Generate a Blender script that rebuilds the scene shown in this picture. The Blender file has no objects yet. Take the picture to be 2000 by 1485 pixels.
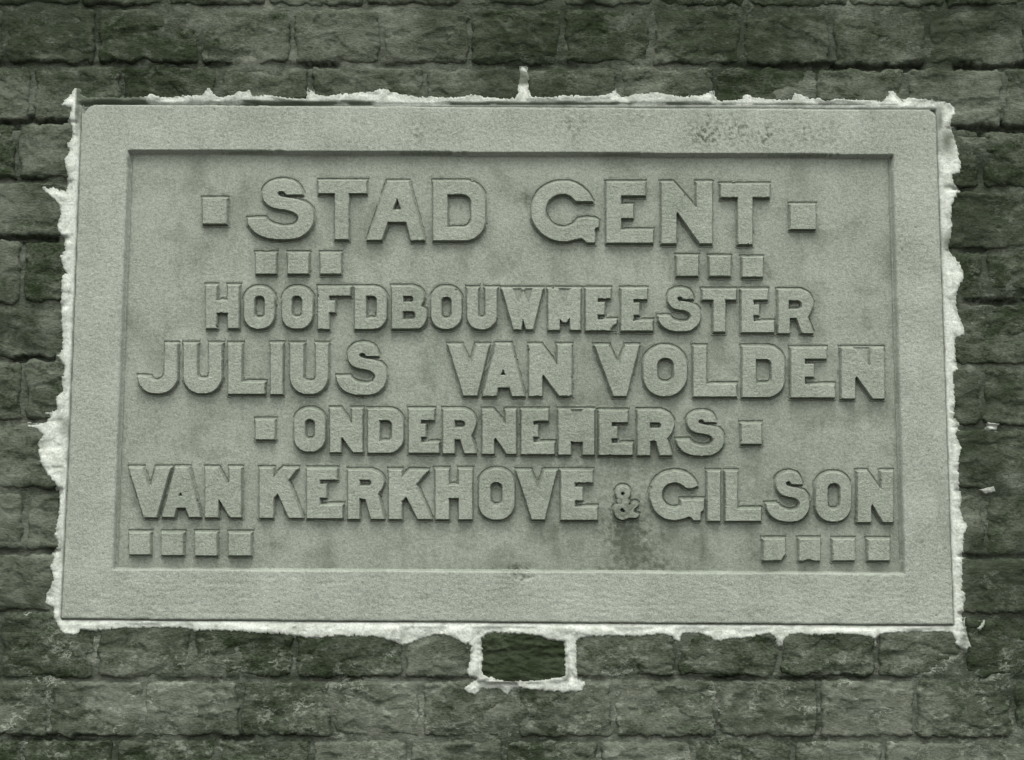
import bpy, math
import numpy as np
from math import radians

# ------------------------------------------------------------------ camera
scene = bpy.context.scene
PITCH, YAW, ROLL = 0.142886, 0.0029875, 0.005048
CAM = np.array([-0.001418, -1.836184, -0.287371])
FPX = 3300.0                               # focal length in units of 1/2000 of the picture's width
cp, sp, cy_, sy_ = math.cos(PITCH), math.sin(PITCH), math.cos(YAW), math.sin(YAW)
FW = np.array([sy_*cp, cy_*cp, sp])
_r = np.array([cy_, -sy_, 0.0]); _u = np.cross(_r, FW)
RT = _r*math.cos(ROLL) + _u*math.sin(ROLL)
UP = -_r*math.sin(ROLL) + _u*math.cos(ROLL)
from mathutils import Matrix
cam_d = bpy.data.cameras.new("camera")
cam_d.sensor_fit = 'HORIZONTAL'; cam_d.sensor_width = 36.0; cam_d.lens = 36.0*FPX/2000.0
cam_d.clip_start = 0.05; cam_d.clip_end = 200.0
cam = bpy.data.objects.new("camera", cam_d)
scene.collection.objects.link(cam)
cam.matrix_world = Matrix(((RT[0], UP[0], -FW[0], CAM[0]), (RT[1], UP[1], -FW[1], CAM[1]),
                           (RT[2], UP[2], -FW[2], CAM[2]), (0, 0, 0, 1)))
scene.camera = cam

# ------------------------------------------------------------------ sky, sun, exposure
SUN_EL, SUN_AZ = radians(64), radians(-10)          # azimuth measured from the wall's outward normal
world = bpy.data.worlds.new("World"); scene.world = world; world.use_nodes = True
nt = world.node_tree; nt.nodes.clear()
sky = nt.nodes.new('ShaderNodeTexSky'); sky.sky_type = 'NISHITA'; sky.sun_disc = False
sky.sun_elevation = SUN_EL; sky.sun_rotation = math.pi + SUN_AZ
sky.air_density = 1.0; sky.dust_density = 1.5
bw = nt.nodes.new('ShaderNodeRGBToBW')
tint = nt.nodes.new('ShaderNodeMix'); tint.data_type = 'RGBA'; tint.blend_type = 'MULTIPLY'
tint.inputs[0].default_value = 1.0; tint.inputs[7].default_value = (1.0, 1.0, 1.0, 1)
bg = nt.nodes.new('ShaderNodeBackground'); bg.inputs[1].default_value = 0.15
wo = nt.nodes.new('ShaderNodeOutputWorld')
nt.links.new(sky.outputs[0], bw.inputs[0]); nt.links.new(bw.outputs[0], tint.inputs[6])
nt.links.new(tint.outputs[2], bg.inputs[0]); nt.links.new(bg.outputs[0], wo.inputs[0])
sun_d = bpy.data.lights.new("sun", 'SUN'); sun_d.energy = 0.9; sun_d.angle = radians(45)
sun_d.color = (1.0, 0.99, 0.96)
sun = bpy.data.objects.new("sun", sun_d); scene.collection.objects.link(sun)
from mathutils import Vector
sdir = Vector((math.sin(SUN_AZ)*math.cos(SUN_EL), -math.cos(SUN_AZ)*math.cos(SUN_EL), math.sin(SUN_EL)))
sun.rotation_euler = sdir.to_track_quat('Z', 'Y').to_euler(); sun.location = sdir*5
scene.view_settings.view_transform = 'Standard'; scene.view_settings.look = 'None'
scene.view_settings.exposure = 2.02; scene.view_settings.gamma = 1.0
scene.render.engine = 'CYCLES'

# ------------------------------------------------------------------ measuring units -> the wall
S = 0.000558                                # metres per measured unit
def to_wall(x, y, level):
    """point measured on the photograph -> X, Z on the wall-parallel plane `level` units in front of the wall"""
    x = np.asarray(x, float); y = np.asarray(y, float)
    a = (x-1000.0)/FPX; b = -(y-742.5)/FPX
    dx = FW[0]+a*RT[0]+b*UP[0]; dy = FW[1]+a*RT[1]+b*UP[1]; dz = FW[2]+a*RT[2]+b*UP[2]
    t = (-level*S-CAM[1])/dy
    return CAM[0]+t*dx, CAM[2]+t*dz

# ------------------------------------------------------------------ noise
def _hash(ix, iy, seed):
    h = (ix.astype(np.int64)*374761393 + iy.astype(np.int64)*668265263 + seed*1442695041) & 0xffffffff
    h = ((h ^ (h >> 13))*1274126177) & 0xffffffff
    return ((h ^ (h >> 16)) & 0xffffff)/float(0xffffff)
def vn(x, y, seed=0):
    ix = np.floor(x); iy = np.floor(y); fx = x-ix; fy = y-iy
    def g(dx, dy):
        a = _hash(ix+dx, iy+dy, seed)*2*math.pi
        return np.cos(a)*(fx-dx)+np.sin(a)*(fy-dy)
    u = fx*fx*fx*(fx*(fx*6-15)+10); v = fy*fy*fy*(fy*(fy*6-15)+10)
    return 1.5*((g(0, 0)*(1-u)+g(1, 0)*u)*(1-v)+(g(0, 1)*(1-u)+g(1, 1)*u)*v)
def fbm(x, y, size, octv=4, seed=0, gain=.5, sx=1.0):
    x = x/(size*sx); y = y/size; a = 1.0; s = 0; n = 0
    for o in range(octv):
        s = s+a*vn(x+17.3*o, y-9.1*o, seed+o*7); n += a; a *= gain; x = x*2.03; y = y*2.03
    return s/n
def ridge(x, y, size, octv=3, seed=0, sx=1.0):
    x = x/(size*sx); y = y/size; a = 1.0; s = 0; n = 0
    for o in range(octv):
        s = s+a*(1-np.abs(vn(x+5.7*o, y+3.1*o, seed+o*11))*2.2); n += a; a *= .5; x = x*2.1; y = y*2.1
    return s/n
def sstep(a, b, x):
    t = np.clip((x-a)/(b-a), 0, 1); return t*t*(3-2*t)

# ------------------------------------------------------------------ outlines
def smooth_path(pts, n=5):
    """closed outline; points (x, y) are smooth, points (x, y, 1) are corners"""
    out = []; N = len(pts)
    for i in range(N):
        p1 = pts[i]; p2 = pts[(i+1) % N]
        c1 = len(p1) > 2; c2 = len(p2) > 2
        a = np.array(p1[:2], float); b = np.array(p2[:2], float)
        if c1 and c2: out.append(a); continue
        p0 = a if c1 else np.array(pts[i-1][:2], float)
        p3 = b if c2 else np.array(pts[(i+2) % N][:2], float)
        for k in range(n):
            t = k/n
            out.append(.5*((2*a)+(-p0+b)*t+(2*p0-5*a+4*b-p3)*t*t+(-p0+3*a-3*b+p3)*t**3))
    return np.array(out)
def sd_poly(px, py, pts):
    pts = np.asarray(pts, float); N = len(pts)
    d = np.full(px.shape, 1e18); s = np.ones(px.shape)
    for i in range(N):
        vi = pts[i]; vj = pts[i-1]
        ex, ey = vj-vi; wx = px-vi[0]; wy = py-vi[1]
        t = np.clip((wx*ex+wy*ey)/(ex*ex+ey*ey+1e-12), 0, 1)
        bx = wx-ex*t; by = wy-ey*t
        d = np.minimum(d, bx*bx+by*by)
        c1 = py >= vi[1]; c2 = py < vj[1]; c3 = ex*wy > ey*wx
        flip = (c1 & c2 & c3) | (~c1 & ~c2 & ~c3)
        s = np.where(flip, -s, s)
    return s*np.sqrt(d)
def sd_rr(px, py, x0, y0, x1, y1, rl, rr):
    """box with its left corners rounded by rl and right corners by rr"""
    cx, cy = (x0+x1)/2, (y0+y1)/2; hx, hy = (x1-x0)/2, (y1-y0)/2
    r = np.where(px > cx, rr, rl)
    qx = np.abs(px-cx)-hx+r; qy = np.abs(py-cy)-hy+r
    return np.minimum(np.maximum(qx, qy), 0)+np.hypot(np.maximum(qx, 0), np.maximum(qy, 0))-r

# ------------------------------------------------------------------ mesh from height grids
COL = scene.collection
def grid_mesh(name, px, py, h, keep, level, mat, parent, stain_falloff=None, origin=None, smooth=True):
    ny, nx = px.shape
    X, Z = to_wall(px, py, level); Y = -h*S
    k = keep[:-1, :-1] | keep[1:, :-1] | keep[:-1, 1:] | keep[1:, 1:]
    idx = np.arange(ny*nx).reshape(ny, nx)
    q = np.stack([idx[:-1, :-1][k], idx[1:, :-1][k], idx[1:, 1:][k], idx[:-1, 1:][k]], 1)
    used = np.zeros(ny*nx, bool); used[q.ravel()] = True
    remap = np.cumsum(used)-1; q = remap[q]
    co = np.stack([X.ravel()[used], Y.ravel()[used], Z.ravel()[used]], 1)
    if origin is None: origin = np.array([co[:, 0].mean(), 0.0, co[:, 2].min()])
    co = co-origin
    me = bpy.data.meshes.new(name)
    me.vertices.add(len(co)); me.vertices.foreach_set('co', co.astype(np.float32).ravel())
    me.loops.add(q.size); me.loops.foreach_set('vertex_index', q.astype(np.int32).ravel())
    me.polygons.add(len(q))
    me.polygons.foreach_set('loop_start', np.arange(0, q.size, 4, dtype=np.int32))
    me.polygons.foreach_set('loop_total', np.full(len(q), 4, dtype=np.int32))
    me.polygons.foreach_set('use_smooth', np.full(len(q), smooth))
    me.update(calc_edges=True)
    at = me.attributes.new('stain_falloff', 'FLOAT', 'POINT')
    sv = np.zeros(len(co)) if stain_falloff is None else stain_falloff.ravel()[used]
    at.data.foreach_set('value', sv.astype(np.float32))
    me.materials.append(mat)
    o = bpy.data.objects.new(name, me); COL.objects.link(o)
    o.location = origin
    if parent: o.parent = parent
    return o
def mesh_grid(x0, x1, y0, y1, st):
    return np.meshgrid(np.arange(x0, x1+st, st), np.arange(y0, y1+st, st))

# ------------------------------------------------------------------ materials
def ramp(nt, src, p0, c0, p1, c1):
    r = nt.nodes.new('ShaderNodeMapRange'); r.inputs[1].default_value = p0; r.inputs[2].default_value = p1
    r.inputs[3].default_value = c0; r.inputs[4].default_value = c1
    nt.links.new(src, r.inputs[0]); return r.outputs[0]
def noise(nt, pos, scale, detail=3, rough=.6, stretch=None, off=0.0, kind=None):
    m = nt.nodes.new('ShaderNodeMapping'); m.inputs['Location'].default_value = (off, off*.7, off*1.3)
    m.inputs['Scale'].default_value = stretch or (1, 1, 1)
    nt.links.new(pos, m.inputs[0])
    n = nt.nodes.new('ShaderNodeTexNoise'); n.inputs['Scale'].default_value = scale
    n.inputs['Detail'].default_value = detail; n.inputs['Roughness'].default_value = rough
    if kind: n.noise_type = kind; n.normalize = True
    nt.links.new(m.outputs[0], n.inputs['Vector']); return n.outputs['Fac']
def math_(nt, op, a, b):
    m = nt.nodes.new('ShaderNodeMath'); m.operation = op
    for i, v in enumerate((a, b)):
        if isinstance(v, (int, float)): m.inputs[i].default_value = v
        else: nt.links.new(v, m.inputs[i])
    return m.outputs[0]
ALB = 0.52                                   # every tone taken down together, so less bounce light fills the undersides
def mixc(nt, f, a, b):
    m = nt.nodes.new('ShaderNodeMix'); m.data_type = 'RGBA'
    if isinstance(f, (int, float)): m.inputs[0].default_value = f
    else: nt.links.new(f, m.inputs[0])
    for i, v in ((6, a), (7, b)):
        if isinstance(v, tuple): m.inputs[i].default_value = tuple(q*ALB for q in v)+(1,)
        else: nt.links.new(v, m.inputs[i])
    return m.outputs[2]
def base_mat(name):
    m = bpy.data.materials.new(name); m.use_nodes = True; nt = m.node_tree
    b = nt.nodes['Principled BSDF']; b.inputs['Roughness'].default_value = .93
    b.inputs['Specular IOR Level'].default_value = 0.0
    g = nt.nodes.new('ShaderNodeNewGeometry')
    a = nt.nodes.new('ShaderNodeAttribute'); a.attribute_name = 'stain_falloff'
    return m, nt, b, g.outputs['Position'], a.outputs['Fac']
def bump(nt, b, layers):
    prev = None
    for f, dist in layers:
        n = nt.nodes.new('ShaderNodeBump'); n.inputs['Distance'].default_value = dist; n.inputs['Strength'].default_value = 1.0
        nt.links.new(f, n.inputs['Height'])
        if prev is not None: nt.links.new(prev, n.inputs['Normal'])
        prev = n.outputs[0]
    nt.links.new(prev, b.inputs['Normal'])

def stone_mat(name, lo, hi, dark, grit=1.0):
    m, nt, b, pos, st = base_mat(name)
    g1 = noise(nt, pos, 560, 2, .7); g2 = noise(nt, pos, 230, 3, .65, (1, 1, 1.2), 3.1); g3 = noise(nt, pos, 14, 4, .62, (1, 1, 1.5), 7.7)
    streak = noise(nt, pos, 34, 4, .6, (1, 1, .22), 12.0)
    v = math_(nt, 'ADD', math_(nt, 'MULTIPLY', ramp(nt, g1, .3, -.5, .7, .5), 1.0*grit),
              math_(nt, 'MULTIPLY', ramp(nt, g2, .3, -.5, .7, .5), .42*grit))
    v = math_(nt, 'ADD', v, math_(nt, 'MULTIPLY', ramp(nt, g3, .3, -.5, .7, .5), .34))
    v = math_(nt, 'ADD', v, math_(nt, 'MULTIPLY', ramp(nt, streak, .3, -.5, .7, .5), .16))
    v = math_(nt, 'ADD', v, .5)
    cl = nt.nodes.new('ShaderNodeClamp'); nt.links.new(v, cl.inputs[0])
    c = mixc(nt, cl.outputs[0], lo, hi)
    # scattered dark lichen specks, and the stains and painted light falloff carried by the geometry
    sp_ = ramp(nt, noise(nt, pos, 120, 4, .75, None, 21.0), .66, 0.0, .74, .45)
    c = mixc(nt, sp_, c, dark)
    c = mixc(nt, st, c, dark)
    nt.links.new(c, b.inputs['Base Color'])
    bump(nt, b, [(noise(nt, pos, 210, 4, .7, (1, 1, 1.3), 5.0), .0010*grit), (g1, .0008*grit)])
    return m
LO, HI, DK = (.208, .236, .186), (.43, .465, .392), (.062, .077, .050)
M_panel = stone_mat("panel_concrete", LO, HI, DK, .7)
M_border = stone_mat("border_concrete", (.235, .264, .212), (.475, .51, .438), DK, .75)
M_letter = stone_mat("letter_concrete", (.200, .228, .178), (.415, .450, .378), DK, .75)

def mortar_white():
    m, nt, b, pos, st = base_mat("white_mortar")
    g1 = noise(nt, pos, 420, 3, .7); g2 = noise(nt, pos, 60, 4, .6, None, 4.0)
    c = mixc(nt, ramp(nt, g1, .3, 0, .7, 1), (.50, .54, .46), (.84, .87, .80))
    c = mixc(nt, ramp(nt, g2, .48, 0, .70, .65), c, (.36, .40, .32))
    c = mixc(nt, st, c, (.105, .125, .088))
    nt.links.new(c, b.inputs['Base Color'])
    bump(nt, b, [(noise(nt, pos, 90, 4, .6, None, 2.0), .0011), (g1, .0008)])
    return m
M_white = mortar_white()

def brick_mat(name, lo, hi, pale, veins=.6, seed=0.0):
    m, nt, b, pos, st = base_mat(name)
    oi = nt.nodes.new('ShaderNodeObjectInfo')
    g1 = noise(nt, pos, 300, 3, .7, (1, 1, 1.8), seed); g2 = noise(nt, pos, 42, 5, .65, (1, 1, 1.7), seed+2)
    v = math_(nt, 'ADD', math_(nt, 'MULTIPLY', ramp(nt, g1, .3, -.5, .7, .5), .55), math_(nt, 'MULTIPLY', ramp(nt, g2, .3, -.5, .7, .5), .55))
    v = math_(nt, 'ADD', v, ramp(nt, oi.outputs['Random'], 0, .2, 1, .55))
    cl = nt.nodes.new('ShaderNodeClamp'); nt.links.new(v, cl.inputs[0])
    c = mixc(nt, cl.outputs[0], lo, hi)
    big = noise(nt, pos, 7.5, 4, .6, (1, 1, 1.3), 70.0)
    c = mixc(nt, ramp(nt, big, .40, .72, .58, 0), c, tuple(q*.75 for q in lo))
    c = mixc(nt, ramp(nt, big, .54, 0, .68, .42), c, hi)
    # pale salts: blotches broken up by thin wandering veins; the attribute says where there is much of it
    vein = noise(nt, pos, 38, 5, .68, (1, 1, 1.9), seed+9)
    vl = math_(nt, 'SUBTRACT', 1.0, math_(nt, 'MULTIPLY', math_(nt, 'ABSOLUTE', math_(nt, 'SUBTRACT', vein, .5), 0), 34.0))
    vl = math_(nt, 'MULTIPLY', ramp(nt, vl, 0, 0, 1, 1), ramp(nt, noise(nt, pos, 26, 4, .6, None, seed+40), .5, 0, .66, .8))
    blot = ramp(nt, noise(nt, pos, 48, 6, .75, (1, 1, 1.5), seed+15), .54, 0, .80, .75)
    amt = math_(nt, 'MULTIPLY', math_(nt, 'MAXIMUM', math_(nt, 'MULTIPLY', vl, .8), blot), st)
    cl2 = nt.nodes.new('ShaderNodeClamp'); nt.links.new(amt, cl2.inputs[0])
    c = mixc(nt, cl2.outputs[0], c, pale)
    nt.links.new(c, b.inputs['Base Color'])
    bump(nt, b, [(noise(nt, pos, 60, 6, .62, (1, 1, 1.6), seed+4), .0027), (g1, .0010)])
    return m
M_brick = brick_mat("weathered_brick", (.025, .037, .017), (.205, .225, .178), (.48, .52, .43))
M_darkbrick = brick_mat("dark_brick", (.028, .040, .019), (.125, .145, .100), (.2, .23, .17), .3, 31.0)
M_bed = brick_mat("old_mortar", (.030, .040, .023), (.215, .235, .188), (.48, .52, .43), .7, 57.0)

# ------------------------------------------------------------------ top-level things
def empty(name, label, cat, loc):
    o = bpy.data.objects.new(name, None); COL.objects.link(o); o.location = loc; o.empty_display_size = .1
    o['label'] = label; o['category'] = cat
    return o
bpy.context.view_layer.update()
wall = empty("brick_wall", "dark weathered brick wall with ragged white mortar pointed around the plaque", "wall", (0, 0, 0))
plaque = empty("stone_plaque", "pale concrete plaque with raised border, lettering and small squares set in the brick wall", "plaque", (0, 0, 0))
ORI = np.zeros(3)

PL = [(160, 204), (1828, 214), (1863, 1222), (119, 1210)]     # plaque corners TL TR BR BL
IN = [(250, 294), (1744, 303), (1768, 1122), (220, 1113)]     # sunk panel corners
def pl_sd(x, y):
    d = sd_poly(x, y, PL)
    # rounded top corners
    d = np.maximum(d, sd_poly(x, y, smooth_path([(158, 250), (163, 226), (170, 213), (182, 205.5), (204, 203), (600, 204), (1200, 207), (1790, 213.5), (1815, 216), (1827, 226), (1831, 250), (1845, 560), (1856, 900), (1864, 1221, 1), (1000, 1220), (119, 1209, 1), (138, 800)], 6)))
    return d

# unseen dark plane below the wall, added to block sky light from below
me = bpy.data.meshes.new("added_ground"); me.from_pydata([(-60, -60, -2.05), (60, -60, -2.05), (60, 0.2, -2.05), (-60, 0.2, -2.05)], [], [(0, 1, 2, 3)])
mg, ntg, bg_, pg, _ = base_mat("added_ground_dark"); ntg.links.new(mixc(ntg, noise(ntg, pg, 6, 5), (.05, .058, .045), (.09, .10, .08)), bg_.inputs['Base Color'])
me.materials.append(mg); og = bpy.data.objects.new("added_ground", me); COL.objects.link(og); og['kind'] = 'structure'

# ---- border
DP = 16.5                                                      # how deep the panel lies below the border
gx, gy = mesh_grid(100, 1885, 188, 1240, 2.2)
dout = pl_sd(gx, gy)+.8*fbm(gx, gy, 9, 3, 5)+.6*vn(gx/40, gy/40, 8)
din = sd_poly(gx, gy, IN)+.5*fbm(gx, gy, 10, 3, 15)
# faces of the inner step: steep at the top, sloping at the sides, a soft lip at the bottom
w_in = np.where(gy < 330, .8, np.where(gy > 1095, 6.0, 3.8))
hf = 0.9*fbm(gx, gy, 120, 2, 31)+.7*ridge(gx, gy, 14, 3, 33, 2.4)*sstep(1050, 1180, gy)+.45*fbm(gx, gy, 7, 2, 35, .6, 1.7)
chip = sstep(.40, .62, fbm(gx, gy, 26, 4, 77))*sstep(-9, 0, np.minimum(-dout*-1, 0))*2.5
pit = sstep(.52, .66, fbm(gx, gy, 13, 3, 79))*1.6+sstep(.3, .55, ridge(gx, gy, 60, 3, 81, 2.6)-.45)*.8*(gy > 1110)
hb = 2.0+hf-chip-pit-3.5*np.exp(-((gx-1020)/30)**2-((gy-1126)/9)**2)*sstep(-.25, .4, fbm(gx, gy, 9, 3, 83))
hb = hb-sstep(-3.5, 0, dout)*2.0-sstep(-.5, 3, dout)*26
hb = np.where(din < 0, hb-np.clip(-din/w_in, 0, 1)*(DP+2.5), hb)
keep = (dout < 5) & (din > -12)
stb = np.zeros_like(gx)
def blob(x, y, cx, cy, rx, ry): return np.exp(-((x-cx)/rx)**2-((y-cy)/ry)**2)
fine = .5+1.1*fbm(gx, gy, 9, 4, 91, .65)
for cx, cy, rx, ry, a in [(1375, 262, 28, 28, 1.3), (1440, 262, 34, 30, .9), (1497, 262, 16, 28, .9), (1120, 245, 34, 34, .7), (815, 262, 24, 32, .6), (1260, 225, 60, 20, .4), (1620, 262, 70, 34, .4), (700, 285, 60, 12, .35),
                          (1385, 225, 8, 10, .5), (1430, 228, 8, 14, .4), (1765, 1063, 10, 9, .6), (1015, 1125, 30, 10, .6), (1230, 1128, 60, 14, .25), (700, 240, 14, 20, .2),
                          (1560, 262, 40, 30, .25), (1800, 1060, 16, 14, .35)]:
    stb += a*blob(gx, gy, cx, cy, rx, ry)*sstep(.35, .9, fine)
stb += .5*pit/2.4*sstep(0, 1, pit)
stb += .22*sstep(.1, .6, fbm(gx, gy, 90, 4, 97))*sstep(900, 1900, gx+gy*.3)  # mottled stains, weighted to the right to paint light falloff
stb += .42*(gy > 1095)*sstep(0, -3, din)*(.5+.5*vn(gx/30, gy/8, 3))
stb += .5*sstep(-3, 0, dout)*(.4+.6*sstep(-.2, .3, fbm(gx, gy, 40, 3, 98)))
stb = np.clip(stb, 0, .85)
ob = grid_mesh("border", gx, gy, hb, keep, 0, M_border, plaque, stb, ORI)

# ---- letters: outlines measured on the photograph
LV = -1.0                                                       # level of the letter faces
BASE = 2.0-DP
LD = 14.0
def Z(ox, oy, k=5.0): return lambda x, y: (ox+x/k, oy+y/k)
class G:
    """one raised sign: `solid` shapes are added, `cut` shapes removed, `worn` shapes only partly removed"""
    def __init__(s): s.solid = []; s.cut = []; s.worn = []; s.bb = [1e9, 1e9, -1e9, -1e9]
    def _bb(s, pts):
        p = np.asarray([q[:2] for q in pts]); s.bb = [min(s.bb[0], p[:, 0].min()), min(s.bb[1], p[:, 1].min()), max(s.bb[2], p[:, 0].max()), max(s.bb[3], p[:, 1].max())]
    def poly(s, z, pts, cut=False, worn=False):
        q = [tuple(z(p[0], p[1]))+tuple(p[2:]) for p in pts]
        if not cut and not worn: s._bb(q)
        q = smooth_path(q)
        (s.cut if cut else s.worn if worn else s.solid).append(lambda x, y, q=q: sd_poly(x, y, q)); return s
    def rr(s, z, x0, y0, x1, y1, rl=0, rr=0, cut=False, worn=False):
        a = z(x0, y0); b = z(x1, y1)
        if not cut and not worn: s._bb([a, b])
        (s.cut if cut else s.worn if worn else s.solid).append(lambda x, y: sd_rr(x, y, a[0], a[1], b[0], b[1], rl/5.0+.01, rr/5.0+.01)); return s
def corners(*p): return [(a, b, 1) for a, b in p]
def gE(z, L, T, B, r1, b1, inn, mt, mb, mr, bt, R):
    return G().poly(z, corners((L, T), (r1, T), (r1, b1), (inn, b1), (inn, mt), (mr, mt), (mr, mb), (inn, mb), (inn, bt), (R, bt), (R, B), (L, B)))
def gF(z, L, T, B, r1, b1, inn, mt, mb, mr):
    return G().poly(z, corners((L, T), (r1, T), (r1, b1), (inn, b1), (inn, mt), (mr, mt), (mr, mb), (inn, mb), (inn, B), (L, B)))
def gT(z, L, T, R, b1, sl, sr, B): return G().poly(z, corners((L, T), (R, T), (R, b1), (sr, b1), (sr, B), (sl, B), (sl, b1), (L, b1)))
def gL(z, L, T, B, R, inn, ft): return G().poly(z, corners((L, T), (inn, T), (inn, ft), (R, ft), (R, B), (L, B)))
def gI(z, L, T, R, B): return G().poly(z, corners((L, T), (R, T), (R, B), (L, B)))
def gH(z, L, T, R, B, li, ri, un, ln):
    return G().poly(z, corners((L, T), (li, T), (li, un), (ri, un), (ri, T), (R, T), (R, B), (ri, B), (ri, ln), (li, ln), (li, B), (L, B)))
def gO(z, L, T, R, B, cl, ct, cr, cb, ro=.92, ri=.9):
    w = (R-L)/2*ro; w2 = (cr-cl)/2*ri
    return G().rr(z, L, T, R, B, w, w).rr(z, cl, ct, cr, cb, w2, w2, cut=True)
def gD(z, L, T, R, B, cl, ct, cr, cb, r=None):
    r = r or (R-L)*.42
    return G().rr(z, L, T, R, B, 2, r).rr(z, cl, ct, cr, cb, 1, (cr-cl)*.36, cut=True)
def gU(z, L, T, R, B, cl, cr, cb):
    r = (R-L)*.46
    g = G().rr(z, L, T-200, R, B, r, r); g.bb[1] = z(L, T)[1]
    g.cut.append(lambda x, y, t=z(L, T)[1]: y-t-0.0 if False else (y-t)*1.0*0+np.where(y < t, -(t-y), (y-t)))
    return g.rr(z, cl, T-200, cr, cb, (cr-cl)*.42, (cr-cl)*.42, cut=True)
def gV(z, a, b, n, c, d, e, f): return G().poly(z, corners(a, b, n, c, d, e, f))
def gA(z, tl, tr, br, brl, c2, c1, bl2, bl, hole): return G().poly(z, corners(tl, tr, br, brl, c2, c1, bl2, bl)).poly(z, corners(*hole), cut=True)
def gN(z, L, T, R, B, sb, tl, ri, nx, ny, ax, ay, dx):
    return G().poly(z, corners((L, T), (tl, T), (nx, ny), (ri, ny-20), (ri, T), (R, T), (R, B), (dx, B), (ax, ay), (sb, ay+20), (sb, B), (L, B)))
def gK(z, *p): return G().poly(z, corners(*p))
def gR(z, L, T, R, B, cl, ct, cr, cb, wx, wy, n0, n1, ny, l0, l1):
    m = (T+wy)/2; w = R-L
    return G().poly(z, [(L, T, 1), (R-.36*w, T, 1), (R-.12*w, T+.16*(wy-T)), (R, m-5), (R-.06*w, m+.28*(wy-T)), (wx, wy, 1), (l1, B, 1), (l0, B, 1), (n1, ny, 1), (n0, ny, 1), (n0-2, B, 1), (L, B, 1)]).rr(z, cl, ct, cr, cb, 1, (cb-ct)*.46, cut=True)
S_PTS = [(1055, 252, 1), (1030, 190), (985, 135), (900, 108), (820, 108), (740, 130), (680, 180), (658, 245), (675, 310), (730, 365), (800, 390), (900, 405), (970, 428),
         (1010, 465), (1005, 510), (965, 550), (880, 565), (790, 550), (725, 520), (688, 482, 1), (515, 485, 1), (525, 545), (580, 615), (670, 665), (780, 688), (900, 690), (1010, 675), (1100, 620),
         (1150, 550), (1160, 470), (1140, 390), (1080, 335), (1000, 300), (900, 284), (835, 272), (812, 245), (825, 224), (855, 218), (880, 232), (893, 252, 1)]
def gS(z, x0, y0, x1, y1):
    return G().poly(z, [((p[0]-515)/645*(x1-x0)+x0, (p[1]-108)/582*(y1-y0)+y0)+tuple(p[2:]) for p in S_PTS])
def gQ(z, x0, y0, x1, y1): return G().poly(z, corners((x0, y0), (x1, y0), (x1, y1), (x0, y1)))

signs = []          # (kind, glyph, label or None)
a = Z(380, 330)
signs += [('square', gQ(a, 75, 288, 315, 540), None), ('letter', gS(a, 515, 108, 1160, 690), None), ('letter', gT(a, 1205, 115, 1680, 240, 1368, 1505, 692), None),
          ('square', gQ(a, 595, 822, 797, 1025), None), ('square', gQ(a, 908, 822, 1113, 1025), None), ('square', gQ(a, 1225, 822, 1430, 1028), None)]
a = Z(700, 330)
signs += [('letter', gA(a, (282, 122), (488, 122), (645, 700), (510, 700), (465, 522), (288, 522), (228, 697), (85, 695), [(378, 292), (415, 400), (335, 400)]), None),
          ('letter', gD(a, 728, 120, 1240, 702, 870, 250, 1100, 575, 200), None)]
a = Z(1020, 330)
signs += [('letter', G().poly(a, [(690, 320, 1), (640, 240), (560, 170), (470, 132), (400, 128), (300, 140), (200, 190), (125, 280), (92, 400), (100, 500), (150, 590), (230, 660), (320, 700), (420, 712), (500, 695), (575, 680, 1), (600, 692, 1), (630, 722, 1), (710, 722, 1), (712, 640), (715, 580, 1), (748, 572, 1), (742, 510), (700, 486, 1), (620, 482), (550, 495, 1), (500, 545), (430, 575), (350, 570), (280, 530), (240, 470), (230, 410), (245, 340), (290, 285), (350, 255), (420, 250), (480, 275), (525, 320, 1)]), "wide letter G with a chipped spur"),
          ('letter', gE(a, 820, 130, 725, 1205, 262, 965, 350, 482, 1085, 598, 1278), None),
          ('letter', gN(a, 1360, 130, 1856, 732, 1507, 1475, 1702, 1700, 385, 1518, 425, 1735), None),
          ('square', gQ(a, 1508, 850, 1720, 1048), None)]
a = Z(1280, 330)
signs += [('letter', gT(a, 640, 150, 1118, 280, 806, 950, 740), None), ('square', gQ(a, 1318, 348, 1568, 590), None),
          ('square', gQ(a, 530, 856, 738, 1050), None), ('square', gQ(a, 850, 865, 1053, 1055), None)]
a = Z(380, 545)
signs += [('letter', gH(a, 108, 65, 432, 485, 215, 322, 212, 332), None), ('letter', gO(a, 480, 80, 780, 490, 583, 168, 683, 385), None),
          ('letter', gO(a, 850, 80, 1155, 490, 948, 168, 1050, 380), None), ('letter', gF(a, 1203, 80, 490, 1522, 165, 1315, 215, 328, 1370), None),
          ('letter', gD(a, 1562, 80, 1875, 492, 1675, 170, 1778, 385), None)]
a = Z(680, 545)
signs += [('letter', G().poly(a, [(425, 75, 1), (630, 75, 1), (700, 105), (738, 165), (735, 225), (712, 265, 1), (755, 310), (766, 375), (745, 445), (700, 482), (630, 490, 1), (425, 490, 1)]).rr(a, 540, 168, 635, 228, 1, 26, cut=True).rr(a, 535, 318, 655, 398, 1, 34, cut=True), None),
          ('letter', gO(a, 808, 80, 1108, 492, 910, 178, 1010, 390), None), ('letter', gU(a, 1160, 90, 1452, 495, 1270, 1338, 380), None),
          ('letter', G().poly(a, corners((1500, 95), (1905, 95), (1807, 497), (1735, 497), (1709, 400), (1690, 497), (1615, 497))).poly(a, corners((1600, 85), (1665, 225), (1700, 120), (1690, 85)), worn=True).poly(a, corners((1730, 85), (1715, 120), (1760, 225), (1805, 85)), worn=True), "letter W with its upper notches worn shallow")]
a = Z(960, 545)
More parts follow.
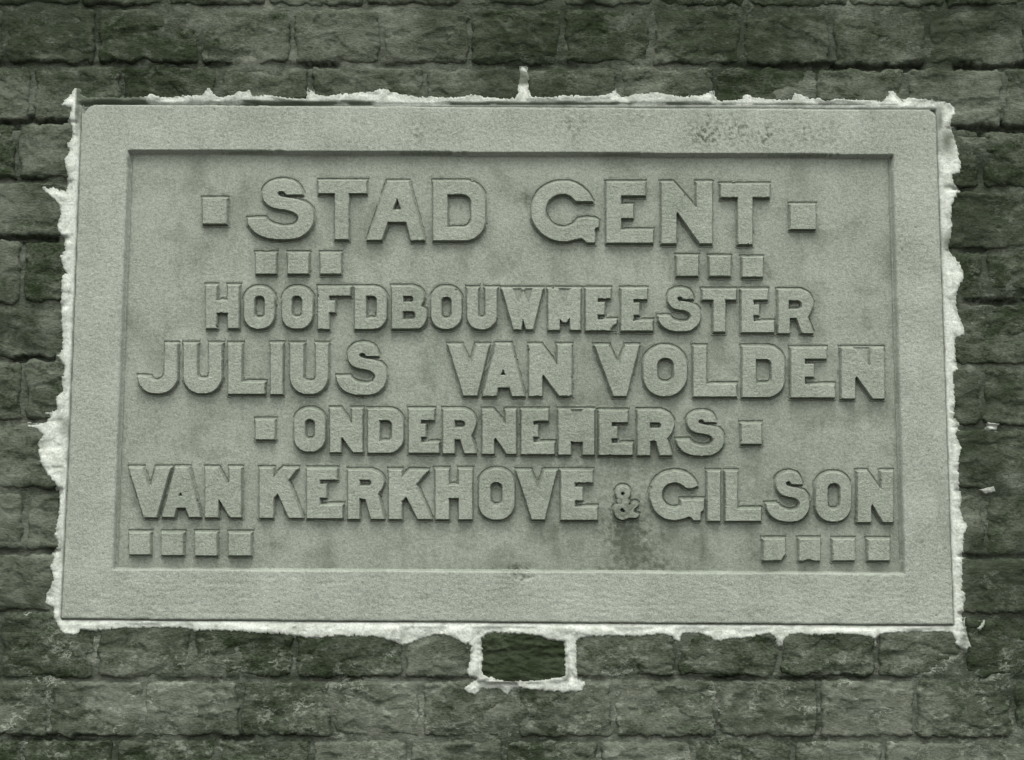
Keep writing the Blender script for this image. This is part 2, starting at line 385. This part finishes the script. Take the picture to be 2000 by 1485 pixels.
signs += [('letter', G().poly(a, corners((553, 95), (870, 95), (870, 500), (768, 500), (765, 385), (735, 427), (695, 427), (667, 395), (665, 500), (553, 500))).poly(a, corners((655, 85), (710, 230), (778, 85)), worn=True), "letter M with a shallow worn notch"),
          ('letter', gE(a, 920, 95, 505, 1165, 192, 1038, 230, 350, 1105, 400, 1222).poly(a, [(1260, 430, 1), (1205, 455), (1185, 470), (1170, 500), (1190, 540, 1), (1260, 540, 1)], worn=True), "letter E with a chipped lower right corner"),
          ('letter', gE(a, 1265, 95, 510, 1520, 200, 1388, 235, 355, 1445, 410, 1578), None)]
a = Z(1260, 545)
signs += [('letter', gS(a, 130, 95, 540, 515), None), ('letter', gT(a, 560, 105, 890, 205, 668, 785, 520), None),
          ('letter', gE(a, 940, 105, 525, 1200, 205, 1060, 255, 358, 1115, 418, 1262), None),
          ('letter', gR(a, 1300, 108, 1645, 532, 1405, 212, 1530, 300, 1592, 375, 1415, 1480, 385, 1530, 1645), None)]
a = Z(250, 655)
signs += [('letter', G().poly(a, [(360, 85, 1), (480, 85, 1), (481, 400), (465, 470), (420, 530), (350, 565), (270, 572), (190, 555), (130, 510), (100, 450), (92, 405, 1), (210, 410, 1), (232, 438), (272, 450), (315, 438), (345, 400), (352, 340)]), None),
          ('letter', gU(a, 540, 85, 915, 572, 675, 790, 430), None), ('letter', gL(a, 975, 85, 575, 1335, 1110, 460), None),
          ('letter', gI(a, 1390, 82, 1510, 578), None), ('letter', gU(a, 1580, 85, 1955, 578, 1714, 1832, 455), None)]
a = Z(550, 655)
signs += [('letter', gS(a, 535, 80, 1025, 585), None)]
a = Z(850, 655)
signs += [('letter', gV(a, (125, 95), (258, 95), (342, 300), (400, 95), (530, 95), (410, 592), (275, 592)), None),
          ('letter', gA(a, (595, 88), (740, 88), (872, 597), (752, 597), (725, 512), (615, 512), (600, 595), (462, 595), [(665, 338), (687, 392), (640, 392)]), None),
          ('letter', gN(a, 915, 95, 1335, 595, 1045, 1035, 1195, 1190, 300, 1057, 390, 1210), None),
          ('letter', gV(a, (1555, 100), (1695, 100), (1790, 300), (1860, 100), (1995, 100), (1870, 597), (1740, 597)), None)]
a = Z(1150, 655)
signs += [('letter', gO(a, 530, 105, 960, 600, 670, 225, 830, 465, .97, .9), None), ('letter', gL(a, 1022, 110, 603, 1445, 1150, 482), None),
          ('letter', gD(a, 1500, 110, 1915, 608, 1635, 235, 1785, 475), None)]
a = Z(1380, 655)
signs += [('letter', gE(a, 825, 125, 612, 1175, 232, 962, 285, 410, 1050, 485, 1255), None),
          ('letter', G().poly(a, corners((1318, 125), (1735, 125), (1742, 620), (1625, 620), (1467, 405), (1452, 425), (1452, 620), (1318, 620))).poly(a, corners((1435, 110), (1590, 290), (1600, 110)), worn=True), "letter N with its upper notch worn shallow")]
a = Z(480, 785)
signs += [('square', gQ(a, 92, 178, 283, 372), None), ('letter', gO(a, 470, 70, 775, 490, 578, 172, 675, 370), None),
          ('letter', gN(a, 820, 70, 1140, 497, 930, 925, 1036, 1032, 225, 940, 350, 1050), None),
          ('letter', gD(a, 1190, 75, 1540, 500, 1308, 182, 1425, 390), None),
          ('letter', gE(a, 1590, 75, 502, 1840, 180, 1710, 220, 345, 1760, 400, 1885), None)]
a = Z(820, 785)
signs += [('letter', gR(a, 225, 75, 550, 507, 342, 185, 440, 255, 502, 335, 340, 395, 370, 435, 550), None),
          ('letter', gN(a, 610, 80, 940, 511, 725, 715, 836, 832, 225, 738, 355, 850), None),
          ('letter', gE(a, 990, 80, 515, 1255, 190, 1108, 230, 345, 1155, 400, 1315), None),
          ('letter', G().poly(a, corners((1355, 80), (1705, 80), (1705, 521), (1590, 521), (1590, 395), (1480, 395), (1475, 521), (1355, 521))).poly(a, corners((1470, 70), (1530, 200), (1600, 70)), worn=True), "letter M with its lower notch filled square")]
a = Z(1120, 785)
signs += [('letter', gE(a, 250, 90, 522, 530, 203, 375, 245, 362, 430, 410, 580), None),
          ('letter', gR(a, 625, 85, 985, 526, 750, 203, 855, 262, 917, 360, 752, 805, 385, 845, 965), None),
          ('letter', gS(a, 1010, 95, 1470, 530), None), ('square', gQ(a, 1640, 215, 1840, 415), None)]
a = Z(230, 895)
signs += [('letter', gV(a, (105, 98), (240, 98), (312, 320), (370, 98), (515, 98), (378, 582), (252, 582)), None),
          ('letter', gA(a, (560, 95), (690, 95), (805, 580), (695, 580), (660, 487), (575, 487), (548, 580), (430, 580), [(612, 335), (630, 372), (595, 372)]), None),
          ('letter', gN(a, 850, 98, 1205, 582, 982, 975, 1087, 1065, 262, 990, 410, 1095), None),
          ('letter', gK(a, (1380, 102), (1515, 102), (1520, 195), (1612, 102), (1758, 104), (1662, 220), (1802, 587), (1668, 587), (1562, 350), (1523, 392), (1515, 587), (1380, 587)), None)]
a = Z(480, 895)
signs += [('letter', gE(a, 595, 107, 590, 890, 212, 725, 258, 388, 790, 460, 945), None),
          ('letter', gR(a, 995, 120, 1350, 597, 1112, 212, 1225, 275, 1292, 355, 1112, 1165, 400, 1220, 1350), None),
          ('letter', gK(a, (1395, 120), (1520, 120), (1525, 200), (1600, 120), (1780, 125), (1665, 260), (1812, 600), (1680, 600), (1568, 382), (1525, 425), (1525, 600), (1395, 600)), None)]
a = Z(780, 895)
signs += [('letter', gH(a, 350, 110, 712, 602, 483, 580, 264, 395), None), ('letter', gO(a, 775, 112, 1125, 605, 890, 238, 1005, 465), None),
          ('letter', gV(a, (1140, 125), (1282, 125), (1352, 305), (1415, 125), (1540, 125), (1420, 603), (1295, 603)), None)]
a = Z(1080, 895)
amp = G()
for c in ((686, 350, 72), (683, 518, 88)):
    amp.poly(a, [(c[0]+c[2]*math.cos(t*math.pi/4), c[1]+c[2]*math.sin(t*math.pi/4)) for t in range(8)])
amp.poly(a, [(635, 395), (735, 395), (740, 450), (640, 450)]).poly(a, [(690, 440), (735, 480), (800, 535), (838, 560), (815, 585), (740, 585), (700, 560), (655, 470)]).poly(a, [(745, 520), (775, 445), (815, 440), (830, 465), (800, 500), (770, 560)])
amp.poly(a, [(668, 340), (690, 334), (698, 352), (684, 368), (668, 358)], cut=True).poly(a, [(660, 500), (680, 492), (705, 518), (695, 536), (672, 530), (658, 515)], cut=True)
signs += [('letter', gE(a, 78, 122, 608, 390, 240, 215, 285, 415, 290, 480, 435), "letter E at the end of its word, before the small ampersand"), ('ampersand', amp, "small ampersand between the two names"),
          ('letter', G().poly(a, [(1412, 272, 1), (1365, 205), (1295, 152), (1200, 132), (1110, 145), (1030, 190), (970, 270), (945, 370), (965, 450), (1000, 520), (1070, 580), (1160, 608), (1240, 602), (1330, 575, 1), (1355, 585, 1), (1372, 612, 1), (1440, 612, 1), (1445, 530, 1), (1472, 510, 1), (1475, 410, 1), (1250, 410, 1), (1250, 470, 1), (1190, 493), (1130, 480), (1085, 440), (1065, 380), (1075, 310), (1120, 260), (1190, 240), (1250, 255), (1300, 294, 1), (1360, 296)]), "letter G with a square bar and spur"),
          ('letter', gI(a, 1508, 132, 1635, 618), None)]
a = Z(1380, 895)
signs += [('letter', gL(a, 185, 132, 617, 535, 302, 500), None), ('letter', gS(a, 585, 140, 1005, 622), None),
          ('letter', gO(a, 1065, 145, 1415, 622, 1185, 248, 1305, 505), None),
          ('letter', gN(a, 1475, 132, 1825, 628, 1610, 1570, 1705, 1700, 312, 1620, 452, 1725), None)]
a = Z(230, 1020)
signs += [('square', gQ(a, *q), None) for q in ((108, 108, 315, 320), (425, 108, 638, 325), (753, 105, 967, 328), (1080, 110, 1300, 330))]
a = Z(1400, 1020)
signs += [('square', G().poly(a, [(455, 168, 1), (668, 168, 1), (672, 318, 1), (650, 338), (628, 376, 1), (455, 376, 1)]), "small square with its lower right corner broken off"),
          ('square', G().poly(a, [(805, 168, 1), (1010, 168, 1), (1012, 380, 1), (950, 378), (910, 364), (880, 368), (840, 380), (805, 382, 1)]), "small square with a dent in its lower edge"),
          ('square', gQ(a, 1135, 172, 1350, 378), None), ('square', gQ(a, 1478, 172, 1692, 377), None)]

def build_sign(kind, g, label, n):
    x0, y0, x1, y1 = g.bb
    st = 1.3
    gx, gy = mesh_grid(x0-13, x1+13, y0-20, y1+12, st)
    wob = .55*fbm(gx, gy, 7, 3, 100+n)+.5*vn(gx/23, gy/23, 200+n)
    qx = gx+wob; qy = gy+.5*fbm(gx, gy, 8, 2, 300+n)
    def D(x, y):
        d = None
        for f in g.solid:
            v = f(x, y); d = v if d is None else np.minimum(d, v)
        for f in g.cut: d = np.maximum(d, -f(x, y))
        return d
    d = D(qx, qy)
    chip = sstep(.42, .7, fbm(gx, gy, 15, 3, 400+n))*2.6
    d = d+chip*sstep(-4, 0, d)
    dyy, dxx = np.gradient(d)                                   # steep undersides, sloping tops
    up = -dyy/(np.hypot(dxx, dyy)+1e-6)
    up = np.clip(up, -1, 1)
    w = np.where(up > 0, 2.4+3.6*up, 2.4+1.8*up)
    t = np.clip((w-d)/(w+.6), 0, 1)
    face = .34*ridge(gx, gy, 8, 3, 500, 2.0)+.25*fbm(gx, gy, 4.5, 2, 520)+.5*vn(gx/30, gy/30, 540+n)-.5
    h = BASE+LD*t+face*sstep(.55, 1, t)
    for f in g.worn:
        v = f(qx, qy); h = h-sstep(2.5, -2.5, v)*LD*.85*t
    # thin raised skin of cement left round the top of each sign, ending in a small step
    da = np.minimum(d, D(qx, qy+8.5+2.5*vn(gx/17, gy/17, 600+n)))-3.4-1.2*vn(gx/12, gy/12, 620+n)
    ap = BASE+2.3*(1-sstep(0, 1.3, da))+.25*fbm(gx, gy, 6, 2, 640)
    ap = ap-(3.0+1.6*vn(gx/16, gy/16, 650+n))*sstep(1.9, .4, np.abs(d-w-.5))
    h = np.where(d > w*.9, ap, np.maximum(h, ap))
    h = h-sstep(1.2, 2.6, da)*3.0
    keep = (da < 3.0) | (d < w)
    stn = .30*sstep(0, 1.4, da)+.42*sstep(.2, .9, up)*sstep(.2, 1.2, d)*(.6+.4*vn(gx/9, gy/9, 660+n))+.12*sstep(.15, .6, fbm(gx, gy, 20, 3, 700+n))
    grime_falloff = .55*blob(gx, gy, 1220, 1000, 42, 40)+.22*blob(gx, gy, 1180, 870, 90, 60)+.12*blob(gx, gy, 1280, 940, 360, 150)  # two dirty spots; the last, widest blob paints light falloff
    stn = stn+grime_falloff*(.5+.6*sstep(-.3, .4, fbm(gx, gy, 12, 3, 710)))
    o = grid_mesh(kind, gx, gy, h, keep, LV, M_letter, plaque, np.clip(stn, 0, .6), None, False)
    if label: o['label'] = label
    return o
for n, (kind, g, label) in enumerate(signs):
    build_sign(kind, g, label, n)

# ---- panel
gx, gy = mesh_grid(212, 1776, 286, 1128, 2.4)
_di = sd_poly(gx, gy, IN)
hp = BASE-(3.4+1.5*vn(gx/30, gy/30, 45))*sstep(4.2, 1.5, np.abs(_di+6.0))*(gy < 1095)+.7*fbm(gx, gy, 110, 3, 41)+.35*fbm(gx, gy, 12, 3, 43, .6, 1.4)
for cx, cy, rx, ry, dd in [(1040, 392, 11, 6, 3.5), (1015, 1112, 26, 8, 4.0), (1255, 1070, 20, 20, 1.0), (1275, 1042, 30, 20, .8), (1436, 1080, 9, 7, 1.2), (1240, 1117, 16, 4, 1.5)]:
    hp -= dd*blob(gx, gy, cx, cy, rx, ry)*sstep(.2, .9, .5+1.2*fbm(gx, gy, 8, 3, 44))
stp = np.zeros_like(gx); fine = .5+1.1*fbm(gx, gy, 11, 4, 92, .65)
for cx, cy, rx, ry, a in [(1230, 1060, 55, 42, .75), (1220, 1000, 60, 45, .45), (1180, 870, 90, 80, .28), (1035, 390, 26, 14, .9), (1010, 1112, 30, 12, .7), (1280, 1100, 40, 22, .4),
                          (930, 812, 26, 10, .5), (1055, 498, 40, 30, .22), (1690, 640, 26, 60, .3), (1545, 440, 60, 60, .14), (1240, 1110, 100, 10, .3), (540, 1066, 20, 12, .5), (1475, 1070, 30, 30, .35), (980, 660, 300, 60, .1), (1300, 940, 420, 170, .16)]:  # stains; the last, widest blob paints light falloff at centre right
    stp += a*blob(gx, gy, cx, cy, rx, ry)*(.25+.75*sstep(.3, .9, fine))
# run-off streaks below the lettering
for cx, y0, ln, wd, a in [(695, 785, 90, 10, .3), (1085, 1025, 90, 10, .3), (1225, 1025, 100, 26, .35), (1372, 1025, 110, 8, .3), (905, 480, 80, 14, .16), (1160, 480, 70, 10, .14), (560, 650, 30, 8, .2), (1560, 480, 60, 12, .12), (440, 780, 60, 20, .12)]:
    stp += a*np.exp(-((gx-cx-3*vn(gy/20, gx*0+cx, 5))/wd)**2)*sstep(y0-6, y0+6, gy)*(1-sstep(y0+ln*.5, y0+ln, gy))
stp += .26*sstep(.0, .5, fbm(gx, gy, 85, 4, 96))+.10*blob(gx, gy, 1260, 930, 420, 260)+.18*sstep(.1, .5, fbm(gx, gy, 60, 4, 196, .6, .35))*sstep(300, 420, gy)+.12*sstep(1050, 1110, gy)  # uneven stains; the blob term paints the centre-right light falloff
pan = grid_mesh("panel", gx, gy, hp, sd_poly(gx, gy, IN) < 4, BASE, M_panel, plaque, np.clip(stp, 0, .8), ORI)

# ------------------------------------------------------------------ brick wall
JL = [126, 238, 352, 466, 595, 700, 825, 958, 1078, 1195, 1328, 1442]
JR = [130, 250, 370, 490, 590, 715, 835, 960, 1088, 1205, 1325, 1445]
JL = [126-113*k for k in range(5, 0, -1)]+JL+[1442+120*k for k in range(1, 5)]
JR = [130-115*k for k in range(5, 0, -1)]+JR+[1445+120*k for k in range(1, 5)]
def jy(k, x): return JL[k]+(JR[k]-JL[k])*(x-80)/1845.0
rng = np.random.RandomState(7)
KNOWN = {4: [8, 188, 392, 570, 745, 918, 1098, 1273, 1450, 1625, 1812, 1992],
         5: [60, 240, 425, 605, 830, 1022, 1210, 1395, 1590, 1772, 1960],
         14: [0, 187, 375, 575, 788, 928, 1118, 1321, 1523, 1712, 1885, 2060],
         15: [95, 280, 467, 650, 822, 1010, 1200, 1400, 1600, 1790, 1980]}
GAPS = [(-600, 2600, 5, 7, .22), (-600, 150, 7, 6, .3), (1870, 2600, 8, 6, .35), (1870, 2600, 13, 6, .3), (-600, 110, 13, 7, .4), (-600, 2600, 15, 5, .16), (-600, 120, 12, 6, .3), (-300, 140, 6, 13, 1.0), (-300, 112, 8, 10, 1.0), (1872, 2400, 6, 15, 1.0), (190, 385, 5, 7, .5), (585, 745, 5, 7, .6), (1590, 1805, 5, 10, .9), (1835, 2300, 5, 8, .7),
        (20, 110, 10, 8, .8), (60, 120, 11, 9, .5), (20, 190, 16, 9, .7), (430, 500, 16, 9, .6), (1340, 1480, 15, 7, .5), (190, 260, 15, 6, .4), (1870, 1990, 9, 6, .5), (750, 900, 15, 5, .4), (1520, 1700, 15, 6, .5)]
WIN = [(938, 1232, 1), (1000, 1231), (1108, 1246, 1), (1108, 1326, 1), (1040, 1336), (990, 1336), (936, 1326, 1)]
def gapdepth(x, y):
    g = np.zeros_like(x)
    for x0, x1, k, ht, a in GAPS:
        c = jy(k, x)+3*vn(x/45, x*0, k)
        g = np.maximum(g, a*(1-sstep(ht*.55, ht*1.0, np.abs(y-c)))*(1 if a > .7 else sstep(-.35, .3, vn(x/90, x*0+k*3.3, 940)+.15*vn(x/22, x*0+k, 941)))*sstep(x0-6, x0+14, x)*(1-sstep(x1-14, x1+4, x)))
    return g
def salt(x, y):
    s = .3+1.0*sstep(1225, 1300, y)*(.45+.65*sstep(-.2, .35, fbm(x, y, 170, 3, 801)))
    s += .5*blob(x, y, 100, 1270, 80, 60)+.55*blob(x, y, 330, 1400, 110, 50)+.5*blob(x, y, 560, 1300, 60, 40)+.4*blob(x, y, 1930, 560, 60, 60)+.35*blob(x, y, 60, 170, 90, 60)+.5*blob(x, y, 1000, 1375, 90, 30)
    s += .4*blob(x, y, 1150, 1430, 60, 20)+.35*blob(x, y, 1930, 1330, 90, 70)+.2*blob(x, y, 1400, 100, 60, 50)+.25*blob(x, y, 330, 100, 160, 60)
    return np.clip(s, 0, 1.15)
def rough(x, y):
    return 4.5*fbm(x, y, 110, 3, 900, .45, 1.5)+1.8*ridge(x, y, 34, 3, 910, 1.9)*sstep(-.1, .5, vn(x/120, y/80, 915))+1.1*fbm(x, y, 10, 3, 920, .6, 1.3)-.6

# bed of old mortar behind and between the bricks
gx, gy = mesh_grid(-640, 2640, -480, 1960, 4.5)
hm = -6.5-9*sstep(16, 9, sd_poly(gx, gy, PL))+9*np.clip(vn(gx/130, gy/75, 936)+.1, -.2, .75)+.8*rough(gx, gy)+4.5*fbm(gx, gy, 60, 4, 930)-16*(sd_poly(gx, gy, smooth_path(WIN)) < 3)-34*gapdepth(gx, gy)
bed_h = hm.copy()
keep = sd_poly(gx, gy, PL) > -14
bed = grid_mesh("mortar", gx, gy, hm, keep, 0, M_bed, wall, np.clip(salt(gx, gy)+.15, 0, 1.1), ORI)

SX0, SY0, SST = -20, 100, 3.0                                  # the wall's surface round the plaque, kept for laying mortar on it
_sx, _sy = mesh_grid(SX0, 2020, SY0, 1420, SST)
SURF = -6.5+9*np.clip(vn(_sx/130, _sy/75, 936)+.1, -.2, .75)+.8*rough(_sx, _sy)+4.5*fbm(_sx, _sy, 60, 4, 930)-34*gapdepth(_sx, _sy)
def surf(x, y):
    fx = np.clip((x-SX0)/SST, 0, SURF.shape[1]-1.01); fy = np.clip((y-SY0)/SST, 0, SURF.shape[0]-1.01)
    i = fy.astype(int); j = fx.astype(int); u = fx-j; v = fy-i
    return (SURF[i, j]*(1-u)+SURF[i, j+1]*u)*(1-v)+(SURF[i+1, j]*(1-u)+SURF[i+1, j+1]*u)*v
def brick(x0, x1, k, n, mat=M_brick, poly=None, label=None):
    xc = (x0+x1)/2
    yt, yb = jy(k, xc), jy(k+1, xc)
    inside = x1 > -10 and x0 < 2010 and yb > -10 and yt < 1500
    st = 2.8 if inside else 7.0
    gx, gy = mesh_grid(x0-4, x1+4, yt-4, yb+4, st)
    g = 6.0+2*rng.rand(); v = 5.0+2*rng.rand()
    tj = 8.0
    if poly is None:
        # the box follows the slope of its course
        gyy = gy-(jy(k, gx)-yt)
        d = sd_rr(gx, gyy, x0+v, yt+tj-2, x1-v, yb-tj+2, 7, 7)
        d = d+11.0*fbm(gx, gy, 38, 4, 950+n, .62)+.8
    else:
        d = sd_poly(gx, gy, smooth_path(poly))+1.5*fbm(gx, gy, 14, 3, 950+n, .6)
    dp = sd_poly(gx, gy, PL)
    d = np.maximum(d, 10+2*fbm(gx, gy, 20, 2, 960)-dp)
    lean = rng.uniform(-2.5, 2.5); tx = rng.uniform(-3, 3); ty = rng.uniform(-2, 3)
    u = (gx-xc)/((x1-x0)/2); w = (gy-(yt+yb)/2)/((yb-yt)/2)
    h = 1.2+.8*lean+tx*u+ty*w+rough(gx, gy)
    if poly is not None: h = h+5.0*ridge(gx, gy, 17, 4, 970, 3.2)+2.2*fbm(gx, gy, 9, 3, 972, .6, 1.6)-3
    # spalled flakes: terraces in the face
    fl = fbm(gx, gy, 48, 3, 980+n, .5, 2.0)
    h = h-2.6*sstep(.05, .09, fl)-2.2*sstep(.26, .30, fl)
    h = h-sstep(-8, 2, d)**1.3*(2.2+2.4*vn(gx/50, gy/50, 990+n))-sstep(0, 6, d)*22
    if inside:
        ii = np.round((gy-SY0)/SST).astype(int); jj = np.round((gx-SX0)/SST).astype(int)
        ok = (d < 9)&(ii >= 0)&(ii < SURF.shape[0])&(jj >= 0)&(jj < SURF.shape[1])
        np.maximum.at(SURF, (ii[ok], jj[ok]), h[ok])
    stn = salt(gx, gy)*(1 if poly is None else .15)
    o = grid_mesh("brick", gx, gy, h, d < 9, 0, mat, wall, stn)
    if label: o['label'] = label
    return o

n = 0
for k in range(len(JL)-1):
    if k in KNOWN: bx = list(KNOWN[k])
    else:
        off = (38 if k % 2 == 0 else -40)+rng.uniform(-10, 10)
        bx = [off+188*j+rng.uniform(-9, 9) for j in range(0, 11)]
    while bx[0] > -560: bx.insert(0, bx[0]-188)
    while bx[-1] < 2560: bx.append(bx[-1]+188)
    for j in range(len(bx)-1):
        x0, x1 = bx[j], bx[j+1]; n += 1
        yt, yb = jy(k, x0), jy(k+1, x0)
        if x0 > 125 and x1 < 1862 and yt > 200 and yb < 1225: continue
        if k == 14 and abs(x0-928) < 2:
            brick(934, 1112, k, n, M_darkbrick, WIN, "dark layered brick boxed in by white mortar under the plaque"); continue
        # skip the slivers that the plaque covers
        if x0 > 100 and x1 < 1880 and yt+20 > 205 and yb-20 < 1212: continue
        brick(x0, x1, k, n)

# ---- white mortar pointed around the plaque and down round the dark brick
OUT = [(140, 212), (120, 206), (132, 190), (146, 172), (160, 176), (168, 190), (284, 190), (292, 181), (306, 190), (330, 188), (392, 186), (405, 173), (416, 180), (421, 189), (455, 188), (466, 178), (480, 182), (488, 176), (493, 189), (520, 186),
       (570, 193), (598, 193), (606, 175), (618, 186), (650, 186), (700, 181), (728, 179), (752, 172), (764, 180), (800, 187), (822, 190), (840, 188), (885, 191), (920, 185), (950, 190), (1006, 192), (1013, 168), (1016, 134), (1024, 130), (1033, 150),
       (1037, 190), (1100, 188), (1180, 187), (1202, 177), (1213, 190), (1230, 186), (1290, 182), (1300, 186), (1340, 191), (1378, 184), (1392, 180), (1402, 195), (1446, 195), (1456, 183), (1475, 190), (1510, 195), (1545, 195), (1550, 184), (1568, 186), (1580, 192), (1600, 193),
       (1612, 198), (1640, 194), (1726, 196), (1736, 178), (1752, 182), (1764, 195), (1775, 190), (1800, 194), (1838, 198), (1866, 210), (1862, 228), (1856, 245), (1866, 270), (1870, 290), (1876, 322), (1874, 338), (1860, 342), (1862, 360), (1870, 372), (1866, 388),
       (1858, 402), (1858, 430), (1858, 460), (1852, 485), (1862, 500), (1876, 520), (1881, 545), (1870, 565), (1867, 590), (1878, 630), (1886, 656), (1868, 658), (1866, 690), (1872, 722), (1862, 732), (1866, 790), (1864, 815), (1874, 830), (1866, 850), (1877, 875), (1872, 900),
       (1872, 940), (1880, 975), (1876, 1000), (1890, 1030), (1884, 1042), (1881, 1070), (1880, 1100), (1880, 1150), (1886, 1165), (1880, 1200), (1882, 1230), (1896, 1262), (1882, 1268), (1868, 1258), (1860, 1236), (1800, 1234), (1718, 1238), (1712, 1258), (1702, 1244), (1660, 1240), (1640, 1238), (1600, 1241),
       (1560, 1238), (1535, 1244), (1529, 1262), (1519, 1260), (1512, 1241), (1490, 1238), (1470, 1244), (1430, 1248), (1400, 1252), (1378, 1240), (1335, 1236), (1328, 1254), (1312, 1244), (1290, 1238), (1250, 1243), (1200, 1242), (1132, 1246), (1126, 1262), (1128, 1326), (1142, 1334), (1136, 1348), (1100, 1352), (1040, 1346),
       (1003, 1344), (992, 1358), (975, 1345), (958, 1346), (942, 1345), (928, 1358), (905, 1346), (922, 1334), (934, 1326), (912, 1316), (918, 1290), (920, 1262), (904, 1256), (880, 1244), (850, 1240), (795, 1258), (780, 1258), (745, 1246), (700, 1242), (650, 1243), (600, 1246), (575, 1240), (500, 1236),
       (450, 1232), (380, 1232), (360, 1226), (300, 1226), (262, 1228), (240, 1226), (200, 1232), (160, 1230), (142, 1242), (122, 1234), (108, 1212), (102, 1184), (90, 1180), (92, 1160), (106, 1130), (98, 1108), (106, 1090), (112, 1060), (106, 1045), (112, 1020), (116, 985),
       (112, 950), (100, 935), (84, 912), (76, 885), (76, 860), (84, 850), (72, 838), (54, 831), (84, 828), (100, 812), (84, 808), (112, 800), (110, 780), (124, 762), (120, 748), (126, 715), (112, 694), (122, 682), (120, 600), (122, 540), (128, 532), (118, 502),
       (128, 490), (126, 470), (118, 455), (110, 440), (118, 420), (114, 400), (100, 384), (82, 366), (112, 368), (127, 372), (132, 345), (126, 312), (134, 300), (132, 280), (142, 262), (138, 240), (136, 225)]
CUTW = [(950, 1240, 1), (954, 1234, 1), (1000, 1237), (1050, 1241), (1066, 1247), (1104, 1253, 1), (1104, 1320, 1), (1062, 1328), (1010, 1332), (985, 1331), (958, 1323), (942, 1318, 1), (940, 1246, 1)]
OUTP = smooth_path(OUT, 2)
gx, gy = mesh_grid(40, 1910, 120, 1372, 2.4)
sel = (sd_poly(gx, gy, PL) > -6)
xs = gx[sel]; ys = gy[sel]
do = sd_poly(xs, ys, OUTP); dc = sd_poly(xs, ys, smooth_path(CUTW, 3))
dpl = sd_poly(xs, ys, PL)
dm = np.maximum(do, -dc)
dm = dm+(4.6*fbm(xs, ys, 12, 4, 1001, .75)+2.8*fbm(xs, ys, 4.5, 2, 1002)-.6)*(.35+.65*sstep(0, 14, dpl))
_p = np.pad(SURF, 1, mode='edge')
SURF = np.max([_p[a:a+SURF.shape[0], b:b+SURF.shape[1]] for a in range(3) for b in range(3)], axis=0)
under = surf(xs, ys)
fill = .3+1.0*fbm(xs, ys, 34, 3, 1003)+.6*fbm(xs, ys, 7, 3, 1004, .6)-3.5*sstep(0, 30, dpl)*(ys > 1225)*(ys < 1325)
fill = fill-(1-sstep(0, 9, dpl))*(3.0+4.0*(ys < 206))-(1-sstep(-.6, 1.6, dpl))*7
thin = under+.9+.8*fbm(xs, ys, 6, 3, 1006)
blend = sstep(-17, -3, dm)*sstep(2, 9, dpl)
hw = fill*(1-blend)+np.maximum(thin, -6)*blend
hw = np.where(dpl > 9, np.maximum(hw, under+.6), hw)
hw = np.maximum(hw, np.minimum(thin, 6)*sstep(6, 14, dpl)-20*(1-sstep(6, 14, dpl)))
hw = hw-sstep(-1.5, 2.6, dm)*7
full = lambda v, f: (lambda a: (a.__setitem__(sel, v), a)[1])(np.full(gx.shape, f))
HW = full(hw, -60.0); DM = full(dm, 99.0)
sw = np.zeros_like(xs)
n1 = fbm(xs, ys, 26, 3, 1010, .5, 3.0)
sw = np.maximum(sw, (ys < 206)*(xs < 1840)*sstep(0, 1.5, dpl)*(1-sstep(8.5, 12.5, dpl+2*n1))*sstep(-.22, .0, n1+.25*(np.sin(xs*.013)))*.95)
sw = np.maximum(sw, (ys < 206)*(1-sstep(270, 300, xs))*(xs > 150)*.95)
sw = np.maximum(sw, .85*blob(xs, ys, 152, 215, 9, 50)*(xs > 146))
sw = np.maximum(sw, .9*blob(xs, ys, 1850, 275, 18, 28)); sw = np.maximum(sw, .85*blob(xs, ys, 1836, 235, 8, 30))
sw = np.maximum(sw, .9*blob(xs, ys, 1853, 475, 16, 20)); sw = np.maximum(sw, .75*blob(xs, ys, 1885, 1250, 12, 14)*(xs > 1862))
sw = np.maximum(sw, .9*(np.abs(xs-1026) < 14)*sstep(172, 160, ys)*sstep(133, 142, ys))
sw = np.maximum(sw, .6*blob(xs, ys, 116, 1068, 12, 20)); sw = np.maximum(sw, .6*blob(xs, ys, 126, 835, 10, 22))
sw = np.maximum(sw, .45*sstep(.2, .55, fbm(xs, ys, 34, 4, 1020)))
sw = np.maximum(sw, .5*(1-sstep(0, 2.2, dpl)))
sw = np.maximum(sw, .75*sstep(-7, 1, dm)*sstep(-.15, .35, fbm(xs, ys, 12, 4, 1030, .65)+.12))
sw = np.maximum(sw, .35*sstep(-12, 2, dm))
white = grid_mesh("white_mortar", gx, gy, HW, DM < 4, 0, M_white, wall, full(np.clip(sw, 0, .95), 0.0), ORI)
white['label'] = "ragged white mortar pointed around the plaque"
# small stray dabs of the same mortar on the bricks to the right
for i, pts in enumerate([[(1928, 824), (1952, 828), (1950, 838), (1930, 842)], [(1908, 1230), (1914, 1218), (1924, 1212), (1920, 1226), (1912, 1234)],
                         [(1896, 628), (1904, 630), (1900, 636)], [(1912, 956), (1940, 950), (1946, 960), (1925, 966)], [(45, 1200), (56, 1198), (54, 1206)], [(352, 187), (358, 184), (362, 190)]]):
    p = np.array(pts, float); x0, y0 = p.min(0)-8; x1, y1 = p.max(0)+8
    gx, gy = mesh_grid(x0, x1, y0, y1, 1.6)
    d = sd_poly(gx, gy, pts)+2.2*fbm(gx, gy, 8, 3, 1100+i)
    h = surf(gx, gy)+1.6+fbm(gx, gy, 6, 2, 3)-sstep(-2, 3, d)*9
    grid_mesh("mortar_dab", gx, gy, h, d < 4, 0, M_white, wall, np.clip(.25+.5*sstep(-5, 1, d), 0, .8))
